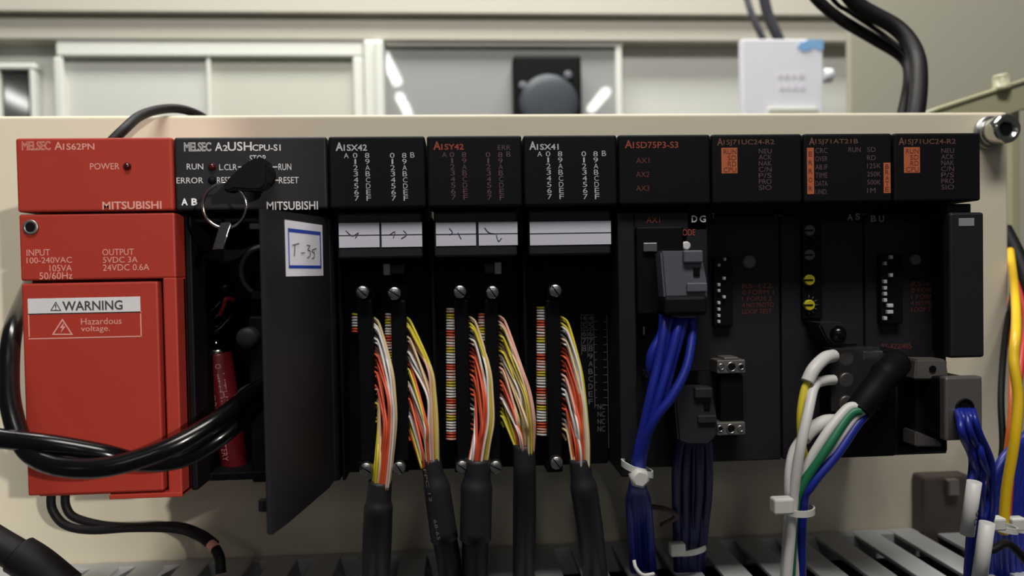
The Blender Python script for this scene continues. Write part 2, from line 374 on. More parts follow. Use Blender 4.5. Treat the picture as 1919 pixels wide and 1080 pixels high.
for (x, y, mm_) in [(398, 313, 'led'), (398, 338, 'deep')]:
    MB().lathe(P(x, y, 0), (0, -1, 0), [(-1, 1.4), (.5, 1.4), (1.1, 1.0), (1.4, .4)], 20).build('status_lamp', mm_, t)
MB().lathe(P(490, 330, 0), (0, -1, 0), [(-2, 5.2), (1.2, 5.2), (1.8, 4.4), (1.8, 1)], 28).build('key_switch', 'deep', t)
# interior parts
c = P(500, 508, 34); MB().torus(c, (0, 1, 0), 10.2, 1.1, 48, 8, 0, 6.2832).build('cassette_loop', 'midgrey', t)
MB().pbox(470, 545, 520, 562, 30, 45.5, .5).build('cassette_tab', 'darkgrey', t)
MB().pbox(466, 405, 500, 430, 14, 45, .5).build('latch_block', 'darkgrey', t)
m = MB(); m.pbox(468, 592, 520, 905, 22, 45.8, 1); m.build('port_connector', 'black', t)
for y in (634, 744):
    MB().lathe(P(463, y, 18), (0, -1, 0), [(-20, 4.2), (0, 4.2), (1, 3.6), (1.2, 1)], 24).build('port_screw', 'darkgrey', t)
# door: hinge at (109, 12), free edge at (97, -40)
hx, hy, fx, fy = 108.6, 10, 96.6, -41
du = Vector((hx - fx, hy - fy, 0)); DL = du.length; du.normalize(); dn = Vector((du.y, -du.x, 0))     # dn: outward (towards +x)
def D(u, z, n): return Vector((fx, fy, 0)) + du * u + dn * n + Vector((0, 0, z))
def dbox(mm, u0, u1, z0, z1, n0, n1, bev=.5):
    k = MB(); k.box(u0, u1, n0, n1, z0, z1, bev)
    for v in k.bm.verts: v.co = D(v.co.x, v.co.z, v.co.y)
    bmesh.ops.recalc_face_normals(k.bm, faces=k.bm.faces); mm._merge(k.bm)
m = MB(); k = MB()
k.prism([(0, 100.5), (DL - 2, 101), (DL - 2, 3), (DL - 8, 1), (10, -1), (0, -1)], 'y', -2.2, 0, bev=.35)
for v in k.bm.verts: v.co = D(v.co.x, v.co.z, v.co.y)
bmesh.ops.recalc_face_normals(k.bm, faces=k.bm.faces); m._merge(k.bm)
dbox(m, DL - 4, DL, 2, 100.5, -2.6, .4, .8)
door = m.build('door', 'door', t)
m = MB(); dbox(m, 3, 5, 5, 9, -6.5, -2.2); m.build('latch_tab', 'black', door)
def dquad(px, py, n=.1):      # pixel -> door plane coordinates
    d = RM @ Vector(((px - 959.5) / FPX, (540 - py) / FPX, -1)); o_ = Vector((fx, fy, 0)) + dn * n
    k = (o_ - CAM).dot(dn) / d.dot(dn); q = CAM + d * k; return (q - o_).dot(du), q.z
u0, z1 = dquad(534, 412); u1, z0 = dquad(606, 517)
m = MB(); dbox(m, u0, u1, z0, z1, 0, .15, .02); m.build('paper_sticker', 'paper', door)
us = lambda f: u0 + (u1 - u0) * f; zs = lambda f: z1 + (z0 - z1) * f
m = MB(); dbox(m, us(.06), us(.94), zs(.21), zs(.14), .1, .2, 0); dbox(m, us(.06), us(.94), zs(.86), zs(.80), .1, .2, 0); dbox(m, us(.06), us(.085), zs(.80), zs(.21), .1, .2, 0); dbox(m, us(.915), us(.94), zs(.80), zs(.21), .1, .2, 0)
m.build('sticker_border', 'blue_print', door)
m = MB()
for L in [[(.16, .44), (.33, .40)], [(.22, .43), (.20, .64)], [(.38, .575), (.47, .565)], [(.54, .42), (.62, .43), (.56, .51), (.63, .53), (.61, .62), (.54, .66)], [(.70, .49), (.68, .54), (.74, .56), (.73, .64), (.67, .67)], [(.70, .50), (.80, .47)]]:
    m.tube(cr([D(us(a), zs(b), .22) for a, b in L], 4), .17, 5)
m.build('sticker_handwriting', 'ink_dark', door)
# battery
a, b = P(408, 662, 34), P(441, 880, 34); ax = (b - a).normalized(); L_ = (b - a).length
t = thing('battery', P(441, 890, 34), 'dark red lithium battery cell standing in the open processor module', 'battery')
MB().lathe(a, ax, [(0, 5.0), (.6, 5.5), (L_ - 2, 5.5), (L_ - 1, 5.3)], 32).build('casing', 'battery', t)
m = MB(); m.lathe(a, ax, [(-5, 1.8), (-4.6, 2.4), (-2.6, 2.4), (-2.4, 3.6), (-.2, 4.6), (.1, 4.6)], 28); m.build('cap', 'chrome', t)
MB().lathe(a, ax, [(L_ - 1.2, 5.45), (L_ + 3, 5.45), (L_ + 3.4, 4.8)], 28).build('foil_end', 'steel', t)
side = ax.cross(Vector((0, -1, 0))).normalized()
if side.x < 0: side = -side
def btext(s_, t0, t1, a0, a1):
    def fn(u, v, d):
        an = a0 + (a1 - a0) * v; return a + ax * (t0 + (t1 - t0) * u) + (side * math.sin(an) + Vector((0, -1, 0)) * math.cos(an)) * 5.56
    return fn
m = MB(); m.text('LITHIUM', btext('', 8, 27, .05, .55)); m.text('CHLORIDE', btext('', 8, 27, -.75, -.3)); m.text('BATTERY', btext('', 31, 43, -.5, -.05)); m.text('o', btext('', 4, 6, .0, .4))
m.build('printed_lettering', 'print_pink', t)
t = thing('battery_plug', P(425, 560, 30), 'small battery plug with red wire and black looped leads above the battery', 'plug')
m = MB(); m.lathe(P(425, 545, 28), (0, -.6, .8), [(-4, 3.2), (2, 3.4), (4, 2.6), (4.6, 1)], 20); m.build('plug_body', 'cable', t)
MB().tube(path([(438, 562, 27), (424, 560, 24), (420, 572, 25), (412, 590, 28)]), .9, 8).build('red_lead', 'redwire', t)
MB().tube(path([(415, 565, 30), (392, 590, 28), (385, 615, 28), (405, 622, 27), (432, 595, 29), (440, 575, 32)]), 1.3, 8).build('black_lead', 'cable', t)
MB().tube(path([(428, 572, 31), (405, 595, 29), (397, 610, 29), (410, 612, 29), (425, 600, 31), (440, 610, 36)]), 1.1, 8).build('black_lead', 'cable', t)
# key, ring, tag
t = thing('key', P(475, 340, -10), 'black plastic headed key plugged into the processor key switch', 'key')
a = P(490, 330, -2)
MB().lathe(a, (0, -1, 0), [(0, 4.3), (5, 4.6), (9, 4.2), (9.5, 3)], 28).build('collar', 'deep', t)
q = [P(x, y, -8) for x, y in [(428, 357), (436, 344), (470, 312), (492, 300), (508, 303), (513, 313), (512, 350), (500, 362), (478, 362), (452, 360), (438, 366)]]
MB().prism([(v.x, v.z) for v in q], 'y', -16, -9, bev=.8).build('bow', 'deep', t)
c = P(421, 386, -13)
MB().torus(c, (.12, 1, .05), 7.6, .5, 64, 8).build('key_ring', 'chrome', label='round split metal ring hanging from the black key', category='key ring')
t = thing('key_tag', P(410, 468, -13), 'small dark metal tag with bright edge hanging from the key ring', 'tag')
q = [P(x, y, -14) for x, y in [(413, 418), (431, 416), (432, 424), (418, 466), (399, 465)]]
MB().prism([(v.x, v.z) for v in q], 'y', -14.2, -13, bev=.2).build('blade', 'darkgrey', t)
m = MB(); m.tube([P(432, 420, -14.3), P(418, 466, -14.3), P(399, 466, -14.3)], .28, 6); m.build('bright_edge', 'chrome', t)

# --- input / output modules
COLS = '01234567', '89ABCDEF'
def io_module(i, nm, label, title, tcol, tpx, cpx, cy, ab, dcol, paper, err=None):
    t = thing(nm, ((XS[i] + XS[i + 1]) / 2, 40, 0), label, 'module')
    head(t, i, 'black'); x0, x1 = XS[i], XS[i + 1]; Y = -.06
    m = MB(); m.ptext(title[0], *tpx[0], Y, bold=.025); m.ptext(title[1:], *tpx[1], Y, bold=.02); m.build('title_lettering', tcol, t)
    m = MB()
    for k, px in enumerate(cpx):
        for r in range(8):
            m.ptext(COLS[k % 2][r], px + r * .45 - (1.6 if COLS[k % 2][r] == '1' else 4.2), cy + r * 11.45 - 4.8, px + r * .45 + (1.6 if COLS[k % 2][r] == '1' else 4.3), cy + r * 11.45 + 4.8, Y)
    m.ptext('A', ab[0] - 4.5, cy - 4.5, ab[0] + 4.5, cy + 5, Y); m.ptext('B', ab[1] - 4, cy - 6, ab[1] + 4, cy + 4, Y)
    if err: m.ptext('ERR', *err, Y)
    m.build('channel_digits', dcol, t)
    m = MB(); m.box(x0 + .4, x1 - .4, 25, 94.8, .3, HZ - 2.2, .6); m.box(x0 + .4, x0 + 1.6, 14, 25, .3, HZ - 2.2, .4)
    m.build('body', 'deep', t)
    h = MB(); h.box(x0 + 2.2, x1 - 2.2, 4.5, 24.9, 85.5, 102.4, .8)
    h = h.build('label_holder', 'charcoal', t)
    for (a, b, c, d) in paper:
        MB().pbox(a, b, c, d, 4.2, 4.6, .02).build('paper_label', 'paper', h)
        MB().pbox(a, (b + d) / 2 - .8, c, (b + d) / 2 + .8, 4.1, 4.5, 0).build('ruled_line', 'ink_dark', h)
    return t, h
def scribble(h, strokes, mt):
    m = MB()
    for L in strokes: m.tube(cr([P(x, y, 4.12) for x, y in L], 4), .16, 5)
    m.build('handwriting', mt, h)
tA, hA = io_module(2, 'input_module', 'black input module with white A1SX42 title right of the processor door', 'A1SX42', 'print_white', [(629, 267, 643, 283), (644, 271, 688, 283)], [665.5, 688, 735, 757.5], 291.5, (649, 773), 'print_white', [(635, 418, 711, 464), (715, 417, 791, 463)])
scribble(hA, [[(648, 432), (660, 442), (672, 436), (666, 446)], [(730, 440), (740, 434), (737, 446)], [(756, 432), (762, 440), (752, 447)]], 'print_grey')
tB, hB = io_module(3, 'output_module', 'black output module with dim orange A1SY42 title between the two input modules', 'A1SY42', 'print_orange', [(812, 265, 826, 281), (827, 270, 869, 281)], [847, 869.5, 914.5, 937.5], 290, (833, 953), 'print_dim', [(817, 417, 892, 461), (897, 416, 970, 460)], err=(933, 272, 957, 281))
scribble(hB, [[(908, 427), (916, 436), (928, 438)], [(930, 440), (934, 452), (940, 446)], [(842, 428), (848, 436), (842, 440)], [(858, 436), (864, 448)]], 'ink')
tC, hC = io_module(4, 'input_module', 'black input module with white A1SX41 title and one blank wide paper label', 'A1SX41', 'print_white', [(992, 265, 1005, 281), (1006, 270, 1047, 281)], [1027, 1049.5, 1094, 1116], 288.5, (1011.5, 1132), 'print_white', [(993, 415, 1145, 459)])
for t_, q, q2 in [(tA, (718, 494, 731, 516), (731, 495, 758, 514)), (tB, (927, 491, 940, 514), (908, 492, 927, 513))]:
    MB().pbox(*q, 12, 25, .5).build('slide_tab', 'lightgrey', t_); MB().pbox(*q2, 14, 25, .5).build('slide_tab', 'darkgrey', t_)
# printed terminal table on the A1SX41 body
m = MB(); Y = 24.9
for k, ch in enumerate('456789ABCDEF'):
    y = 597 + k * 14.2
    if k < 5: m.ptext(ch, 1091, y - 5, 1099, y + 5, Y)
    m.ptext(ch, 1103, y - 5, 1111, y + 5, Y)
    m.pbox(1114, y + 6, 1119, y + 7, Y, Y + .1, 0); m.pbox(1131, y + 6, 1139, y + 7, Y, Y + .1, 0)
for k in range(6):
    if k < 5: m.pbox(1089, 590 + k * 14.2, 1113, 591 + k * 14.2, Y, Y + .1, 0)
m.pbox(1089, 590, 1090, 665, Y, Y + .1, 0); m.pbox(1100.5, 590, 1101.5, 670, Y, Y + .1, 0); m.pbox(1113, 590, 1114, 765, Y, Y + .1, 0); m.pbox(1138.5, 590, 1139.5, 840, Y, Y + .1, 0)
for k in range(4): m.ptext('NC', 1120, 758 + k * 13.8, 1134, 768 + k * 13.8, Y)
m.build('terminal_table', 'print_grey', tC)

# --- plug-in wire connectors with hoods, wires, sleeves
WC = ['wire_white', 'wire_pink', 'wire_pink', 'wire_yellow', 'wire_yellow', 'wire_white', 'wire_white', 'wire_white', 'wire_orange', 'wire_orange', 'wire_orange', 'wire_pink', 'wire_cream', 'wire_yellow']
def io_cable(label, hood, top, bot, fan, bundle, sleeve, ribbon=None, hooddark='deep', ncol=0, n=27, sheath=None, printed=None, cols=None):
    """hood: px x0,x1 ; top/bot screw px ; fan: (px x, py0, py1) ; bundle: px path with half width ; sleeve: px path with radius px"""
    t = thing('connector_cable', P(sleeve[-1][0], sleeve[-1][1], 20), label, 'cable', 'multi-wire cables plugged into the input and output modules')
    Yh = 11
    MB().pbox(hood[0], 562, hood[1], 866, Yh, 24.7, .8).build('hood', hooddark, t)
    for ya, yb in ((533, 562), (866, 886)): MB().pbox(hood[0] - 2, ya, hood[1] + 3, yb, 14, 24.7, .6).build('hood_ear', hooddark, t)
    for (x, y) in (top, bot):
        c = P(x, y, 7); s_ = MB().lathe(c, (0, -1, 0), [(-8, 1.9), (-3, 1.9), (-3, 2.45), (0, 2.5), (.5, 2.1), (.5, .5)], 24).build('screw', 'steel', t)
        an = random.uniform(.5, 1.2); d_ = Vector((math.cos(an), 0, -math.sin(an))) * 2.2; q = c + Vector((0, -.52, 0))
        MB().tube([q - d_, q + d_], .28, 4).build('screw_slot', 'deep', s_)
    # wires
    bp = [(P(x, y, Yb), hw) for (x, y, Yb, hw) in bundle]
    for i in range(n):
        f = i / (n - 1); py = fan[1] + (fan[2] - fan[1]) * f ** 1.15
        st = P(fan[0] + 3 * math.sin(i * 2.1) * .5, py, 17 + 2 * math.sin(i * 1.7))
        # position in bundle: first wires lie outermost right / front
        off = 1 - 2 * f + random.uniform(-.06, .06); off = max(-1, min(1, off)); dep = random.uniform(-.8, .8) * math.sqrt(max(0, 1 - off * off)) - .15
        pts = [P(fan[0] - 6, py - 2, 20), st, st + Vector((1.3 + (1 - f) * .8, -1.2, -2.2 - (1 - f)))]
        for k, (c, hw) in enumerate(bp):
            if c.z > st.z - 12: continue
            o2 = off * math.cos(k * .1 * (1 if ncol % 2 else -1)) - dep * math.sin(k * .1 * (1 if ncol % 2 else -1))
            pts.append(c + Vector((o2 * hw, dep * hw * .8 - 1, 0)))
        
        col = 'wire_' + {'w': 'white', 'p': 'pink', 'y': 'yellow', 'o': 'orange', 'c': 'cream'}[cols[min(len(cols) - 1, int(f * len(cols)))]]
        MB().tube(cr(pts, 6), .52, 6).build('wire', col, t)
    # sleeve
    sp_ = [P(x, y, Yb) for (x, y, Yb, r) in sleeve]; sc_ = FPX / (CAM.y * -1 + 18)
    fine = []; rr = []
    for k in range(len(sp_) - 1):
        for j in range(5):
            g = j / 5; g2 = g * g * (3 - 2 * g); fine.append(sp_[k].lerp(sp_[k + 1], g)); rr.append((sleeve[k][3] + (sleeve[k + 1][3] - sleeve[k][3]) * g2) / sc_)
    fine.append(sp_[-1]); rr.append(sleeve[-1][3] / sc_)
    sl = MB().tube(fine, rr, 20).build('heat_shrink_sleeve', 'shrink', t)
    if sheath:
        MB().tube(path(sheath[0]), sheath[1] / sc_, 16).build('sheath', 'cable_matt', t)
    if printed:
        m = MB()
        for (s_, x, y, wd, hh) in printed:
            a = P(x, y, sleeve[1][2] - sleeve[1][3] / sc_ - .7)
            m.text(s_, lambda u, v, d: a + Vector((v * wd * .2, -u * .0, -u * hh * .2)) + Vector((u * hh * .035, 0, 0)))
        m.build('sleeve_print', 'print_grey', t)
    if ribbon:
        m = MB(); x0, x1, y0, y1 = ribbon; k = 0; y = y0
        rc = [0, 1, 2, 2, 3, 3, 3, 0, 4, 4, 1, 1]
        while y < y1:
            a = P(x0, y + random.uniform(-.6, .6), 19); b = P(x1, y + random.uniform(-.6, .6), 18)
            m.tube([a + Vector((0, 4, 0)), a, (a + b) / 2 + Vector((0, -.8, .1)), b, b + Vector((0, 4, 0))], .48, 6, mi=rc[(k + ncol * 3) % len(rc)])
            y += 5.3; k += 1
        m.build('wire_row', ['wire_white', 'wire_pink', 'wire_yellow', 'wire_white', 'wire_orange'], t, kind='stuff')
    return t
io_cable('cable with loose orange and white wires nearest the processor door', (672, 700), (679, 548), (686, 880), (703, 598, 800),
         [(712, 640, 14, 2.2), (719, 690, 12, 3.2), (723, 740, 10, 3.6), (724, 790, 9, 3.8), (719, 850, 9, 3.8), (712, 915, 10, 3.6)],
         [(713, 902, 10, 21), (710, 935, 10, 22), (709, 952, 10, 26), (707, 1010, 18, 27), (704, 1100, 34, 27)], ribbon=(661, 672, 590, 624), ncol=5, cols='cwwwwwwppooooooopccyyyyy')
io_cable('cable fanning out widest with pink wires, second from the processor door', (735, 763), (739, 550), (748, 878), (764, 597, 815),
         [(782, 640, 14, 2.6), (792, 690, 11, 3.4), (798, 740, 9, 3.9), (801, 790, 8, 4.2), (804, 830, 8, 4.0), (808, 875, 9, 3.4)],
         [(807, 860, 9, 18), (812, 888, 9, 19), (819, 915, 9, 24), (833, 1010, 10, 25)], ribbon=(723, 733, 590, 682), ncol=0, n=30, cols='ycyyppcppwwwooyyywwppoopcwwyyoo',
         sheath=([(828, 985, 11), (840, 1045, 20), (846, 1100, 32)], 23), printed=[('FPC 12', 793, 880, 5, 62), ('68-65', 812, 975, 6, 38)])
io_cable('cable with orange and white wires under the left half of the A1SY42 module', (854, 880), (862, 547), (866, 876), (884, 597, 815),
         [(895, 640, 14, 2.6), (901, 690, 11, 3.4), (904, 740, 9, 4.0), (905, 790, 8, 4.3), (900, 830, 8, 4.2), (895, 875, 9, 4.0)],
         [(895, 860, 9, 24), (895, 893, 9, 24), (893, 915, 9, 29), (891, 1010, 10, 29)], ribbon=(838, 853, 580, 826), ncol=4, cols='cyywwwpooooooopoowwwwooo',
         sheath=([(892, 990, 11), (890, 1045, 20), (890, 1100, 32)], 25))
io_cable('cable with yellow and peach wires bulging under the right half of the A1SY42 module', (911, 936), (923, 548), (929, 876), (939, 595, 790),
         [(948, 640, 14, 2.4), (960, 690, 10, 3.6), (970, 735, 8, 4.6), (976, 780, 7, 5.0), (980, 812, 8, 4.4), (982, 850, 9, 3.6)],
         [(982, 833, 9, 20), (983, 880, 9, 21), (983, 960, 16, 22), (981, 1100, 34, 22)], ribbon=(898, 909, 590, 640), ncol=7, cols='ppcycyycywccpcpoopwyyyy')
io_cable('cable with white, red and yellow wires under the A1SX41 module', (1026, 1052), (1041, 545), (1043, 868), (1056, 597, 815),
         [(1065, 640, 15, 2.2), (1073, 690, 12, 3.0), (1078, 740, 10, 3.5), (1082, 790, 9, 3.7), (1085, 830, 9, 3.6), (1086, 875, 10, 3.4)],
         [(1086, 860, 10, 19), (1089, 890, 10, 20), (1094, 915, 10, 25), (1105, 985, 18, 25), (1118, 1100, 34, 25)], ribbon=(1008, 1026, 577, 820), ncol=9, cols='yywwwcwoooooppwwooowwpc')

# --- positioning module
t = thing('positioning_module', ((XS[5] + XS[6]) / 2, 40, 0), 'black positioning module with orange A1SD75P3-S3 title and two grey plugs', 'module')
head(t, 5, 'black'); m = MB(); Y = -.06
m.ptext('A', 1171, 263, 1185, 278, Y, bold=.012); m.ptext('1SD75P3-S3', 1186, 266, 1271, 278, Y, bold=.008); m.build('title_lettering', 'print_orange', t)
m = MB()
for k in range(3): m.ptext('AX%d' % (k + 1), 1192, 296 + k * 26, 1217, 306 + k * 26, Y)
m.build('channel_lettering', 'print_dimred', t)
x0, x1 = XS[5], XS[6]
m = MB(); m.box(x0 + .4, x0 + 7, 4, 94.8, .3, HZ - 2, .6); m.box(x0 + 7, x1 - .4, 4, 20, 94, HZ - 2, .5); m.box(x1 - 8.5, x1 - .4, 4, 94.8, 40, HZ - 2, .5); m.box(x0 + 7, x1 - .4, 16, 94.8, .3, 94, .5)
m.build('body', 'door', t)
m = MB(); m.ptext('AX1', 1211, 407, 1237, 418, 3.9); m.ptext('MODE', 1270, 430, 1303, 442, 3.9); m.build('port_lettering', 'print_orange', t)
m = MB(); m.ptext('D', 1296, 404, 1307, 417, 3.9, bold=.03); m.ptext('G', 1311, 404, 1323, 417, 3.9, bold=.03); m.build('sticker_letters', 'print_bright', t)
MB().lathe(P(1285, 461, 4), (0, -1, 0), [(-2, 1.7), (.8, 1.7), (1.2, 1.2)], 20).build('mode_knob', 'white', t)
m = MB(); m.pbox(1206, 455, 1232, 472, .6, 2.2, .3); m.build('latch_clip', 'steel', t)
for q in ((1205, 612, 1209, 628), (1211, 697, 1216, 708), (1296, 654, 1310, 664)): MB().pbox(*q, 8, 16, .2).build('metal_latch', 'steel', t)
# plugs
def plug(lab, x0, y0, sx, sy, Y, mt, shell=True):
    t = thing('wire_plug', P(x0 + 40, y0 + 130 * sy, Y + 6), lab, 'plug', 'grey plugs on the positioning module')
    X = lambda f: x0 + f * sx; Z = lambda f: y0 + f * sy
    # side profile: the hood leans forward at the bottom
    a = P(X(0), Z(0), Y); b = P(X(88), Z(0), Y); z1 = a.z; z0 = P(X(0), Z(118), Y).z
    k = MB(); q = [P(X(u), Z(v), Y) for u, v in [(0, 0), (76, 0), (88, 60), (88, 108), (70, 126), (30, 126), (10, 118), (5, 60)]]
    k.prism([(v.x, v.z) for v in q], 'y', Y, 15.8, bev=.8); k.build('hood', mt, t)
    m = MB(); m.pbox(X(44), Z(-1), X(80), Z(23), Y - 1.8, Y + 4, .6); m.build('latch_plate', mt, t)
    m = MB(); m.pbox(X(62), Z(32), X(74), Z(48), Y - .5, Y + 3, .2); m.build('latch_slot', 'deep', t)
    m = MB(); m.pbox(X(50), Z(60), X(88), Z(78), Y - 1.2, Y + 4, .5); m.build('strain_relief', mt, t)
    if shell: MB().pbox(X(8), Z(84), X(90), Z(122), Y - 2.5, 13, 1.5).build('clamp', 'black', t)
    return t
m = MB(); m.pbox(1194, 424, 1282, 590, 2, 15.9, .8); m.build('port_shell', 'deep', t)
plug('grey wire plug with blue wires on the upper port of the positioning module', 1238, 470, 1, 1, -6, 'midgrey')
plug('darker wire plug on the lower port of the positioning module', 1262, 728, .93, .85, -2, 'darkgrey', shell=False)
# blue wires
t = thing('blue_wire_bundle', P(1195, 1080, 5), 'bright blue wires dropping from the upper grey plug to a white tie', 'wires')
for i in range(7):
    o = (i - 3) * 9; j = (i * 37 % 7 - 3)
    L = [(1268 + o * 1.0, 588, 0), (1262 + o * .95, 615, -3 + j * .6), (1247 + o * .75, 680, -4 + j), (1232 + o * .65 + j, 740, -5 + j), (1212 + o * .4 - j, 800, -4 + j * .7), (1200 + o * .3, 850, -3), (1196 + o * .3, 888, -1), (1197 + o * .4, 915, 1), (1200 + o * .6, 945, 20), (1205 + o * .8, 1010, 44 + j * .6), (1208 + o * .8, 1095, 60)]
    if i == 6: L = [(1298, 588, 0), (1297, 630, -3), (1286, 690, -7), (1258, 745, -9), (1228, 785, -8), (1208, 830, -5), (1199, 888, -1), (1203, 915, 1), (1214, 950, 22), (1225, 1095, 58)]
    if i == 0: L = [(1243, 590, 0), (1240, 625, -2), (1222, 660, -3), (1218, 690, -2), (1222, 720, 1), (1210, 790, 0), (1194, 850, 0), (1190, 888, -1), (1186, 915, 1), (1180, 950, 24), (1190, 1095, 60)]
    MB().tube(path(L), 1.75, 8).build('wire', 'blue', t)
t = thing('navy_wire_bundle', P(1300, 1080, 25), 'dark navy wires hanging straight down from the lower plug', 'wires')
for i in range(8):
    o = (i - 3.5) * 8.5; j = (i * 29 % 8 - 3.5)
    MB().tube(path([(1300 + o * .8, 815, 8), (1298 + o, 870, 16 + j), (1297 + o, 930, 30 + j), (1296 + o * .8 + j, 1000, 42), (1292 + o * .7, 1095, 56)]), 1.9, 8).build('wire', 'navy', t)
def tie(lab, head_, loop, Y, hexa=False):
    t = thing('cable_tie', P(head_[0], head_[1], Y), lab, 'cable tie', 'white nylon cable ties')
    hx0, hy0, hw, hh = head_
    if hexa: MB().lathe(P(hx0, hy0, Y + 3), (0, -1, 0), [(-2, 3.2), (1.5, 3.9), (4, 3.7), (5, 2.6)], 6).build('tie_head', 'nylon', t)
    else: MB().pbox(hx0 - hw, hy0 - hh, hx0 + hw, hy0 + hh, Y - 3, Y + 2, .8).build('tie_head', 'nylon', t)
    m = MB(); c = P(loop[0], loop[1], loop[4]); n = 32; tilt = loop[5]
    for k in range(n):
        a0, a1 = k * 2 * math.pi / n, (k + 1) * 2 * math.pi / n; rx, ry, h = loop[2], loop[3], 1.2
        def q(a, r, z): return c + Vector((math.cos(a) * (rx + r), math.sin(a) * (ry + r), z + math.cos(a) * tilt))
        A = [q(a0, 0, -h), q(a1, 0, -h), q(a1, 0, h), q(a0, 0, h)]; B_ = [q(a0, .6, -h), q(a1, .6, -h), q(a1, .6, h), q(a0, .6, h)]
        V = [m.bm.verts.new(v) for v in A + B_]
        for f in ((0, 3, 2, 1), (4, 5, 6, 7), (0, 1, 5, 4), (3, 7, 6, 2)): m.bm.faces.new([V[z] for z in f])
    m.build('tie_band', 'nylon', t); return t
tie('white cable tie with faceted head around the blue wires', (1195, 892, 0, 0), (1194, 878, 5.4, 5.6, 0, -2.2), -6, True)
tie('dim cable tie low down beside the navy wires', (1272, 1033, 14, 12), (1290, 1028, 7.4, 5, 46, 1), 38)
t = MB().tube(path([(1222, 950, 34), (1250, 956, 30), (1268, 968, 30), (1240, 985, 36)]), 1.1, 8).build('tie_wire', 'print_dim', label='short dull purple wire loop between the blue and navy bundles', category='wire')
MB().tube(path([(1188, 1050, 0), (1192, 1065, -1), (1205, 1078, -1), (1225, 1076, 2)]), .7, 8).build('thin_wire', 'wire_white', label='thin pale wire curling under the blue bundle at the bottom', category='wire')

# --- communication modules
def comm_head(i, nm, label, title, t0, t1):
    t = thing(nm, ((XS[i] + XS[i + 1]) / 2, 40, 0), label, 'module')
    head(t, i, 'black'); Y = -.06
    m = MB(); m.ptext('A', *t0, Y, bold=.012); m.ptext(title, *t1, Y, bold=.004); m.build('title_lettering', 'print_tan', t)
    return t
def uc24(i, lab, dx, dy):
    t = comm_head(i, 'serial_module', lab, '1SJ71UC24-R2', (1344 + dx[0], 259 + dy, 1355 + dx[0], 273 + dy), (1356 + dx[0], 262 + dy, 1451 + dx[0], 274 + dy))
    ex, ey = dx[1], dy; Y = -.06
    m = MB(); m.pbox(1352 + ex, 277 + ey, 1382 + ex, 325 + ey, -.1, .2, .02); m.build('indicator_panel', 'panel_orange', t)
    m = MB()
    for k, s_ in enumerate(['RUN', 'SD', 'RD', 'CPU']):
        w_ = 8 * len(s_); m.ptext(s_, 1380 + ex - w_, 280 + ey + k * 11.3, 1380 + ex, 289 + ey + k * 11.3, -.16)
    m.build('indicator_lettering', 'print_dimred', t)
    m = MB()
    for k, s_ in enumerate(['NEU', 'ACK', 'NAK', 'C/N', 'P/S', 'PRO', 'SIO']): m.ptext(s_, 1422 + ex, 279 + ey + k * 11.4, 1446 + ex, 288 + ey + k * 11.4, Y)
    m.build('status_lettering', 'print_dim', t)
    return t
x0, x1 = XS[6], XS[7]
t = uc24(6, 'black serial module with orange block and A1SJ71UC24-R2 title beside the positioning module', (0, 0), 0)
m = MB(); m.box(x0 + .4, x1 - .4, 21, 94.8, .3, HZ - 2.2, .6); m.build('body', 'body', t)
d = MB().pbox(1338, 482, 1373, 612, 18, 24, .4).build('switch_block', 'deep', t)
m = MB()
for (x, y) in [(1358, 522), (1348, 534), (1348, 545), (1358, 557), (1348, 568), (1348, 580), (1348, 592), (1348, 603), (1334 + 14, 497), (1359, 486)]: m.pbox(x - 2.5, y - 3, x + 2.5, y + 3, 16.6, 19, .2)
m.build('switch_slider', 'print_white', d)
MB().lathe(P(1402, 491, 21), (0, -1, 0), [(-2, 2.7), (1.5, 2.7), (2, 2)], 24).build('mode_knob', 'print_grey', t)
m = MB(); Y = 20.9
for k, s_ in enumerate(['RS-422', '0 FORM 1', '1 FORM 2', '4 NO PROTO', 'LOOP TEST']): m.ptext(s_, 1391, 532 + k * 12, 1446 + (k % 2) * 4, 541 + k * 12, Y)
m.build('mode_lettering', 'print_dimred', t)
m = MB(); m.ptext('T', 1334, 400, 1340, 409, Y); m.build('edge_letter', 'print_white', t)
# D-sub port
c = MB().pbox(1350, 702, 1394, 792, 15, 21.4, 1).build('serial_port', 'deep', t)
for k, (q, hs) in enumerate([((1344, 675, 1397, 700), [(1352, 688), (1371, 688), (1389, 688)]), ((1344, 792, 1397, 816), [(1350, 804), (1370, 804), (1388, 804)])]):
    m = MB(); m.pbox(*q, 13, 21.4, .4)
    if k == 0: m.pbox(1357, 670, 1384, 676, 13, 21, .3)
    br = m.build('port_bracket', 'cast', t)
    for j, (x, y) in enumerate(hs):
        r = 1.7 if j == 1 else 1.1
        MB().torus(P(x, y, 12.9), (0, 1, 0), r, .35, 24, 6).build('bracket_rim', 'steel', br)
        MB().lathe(P(x, y, 12.8), (0, -1, 0), [(-.5, r - .2), (.1, r - .2)], 20).build('bracket_hole', 'deep' if not (k == 0 and j == 0 or k == 1 and j == 2) else 'steel', br)

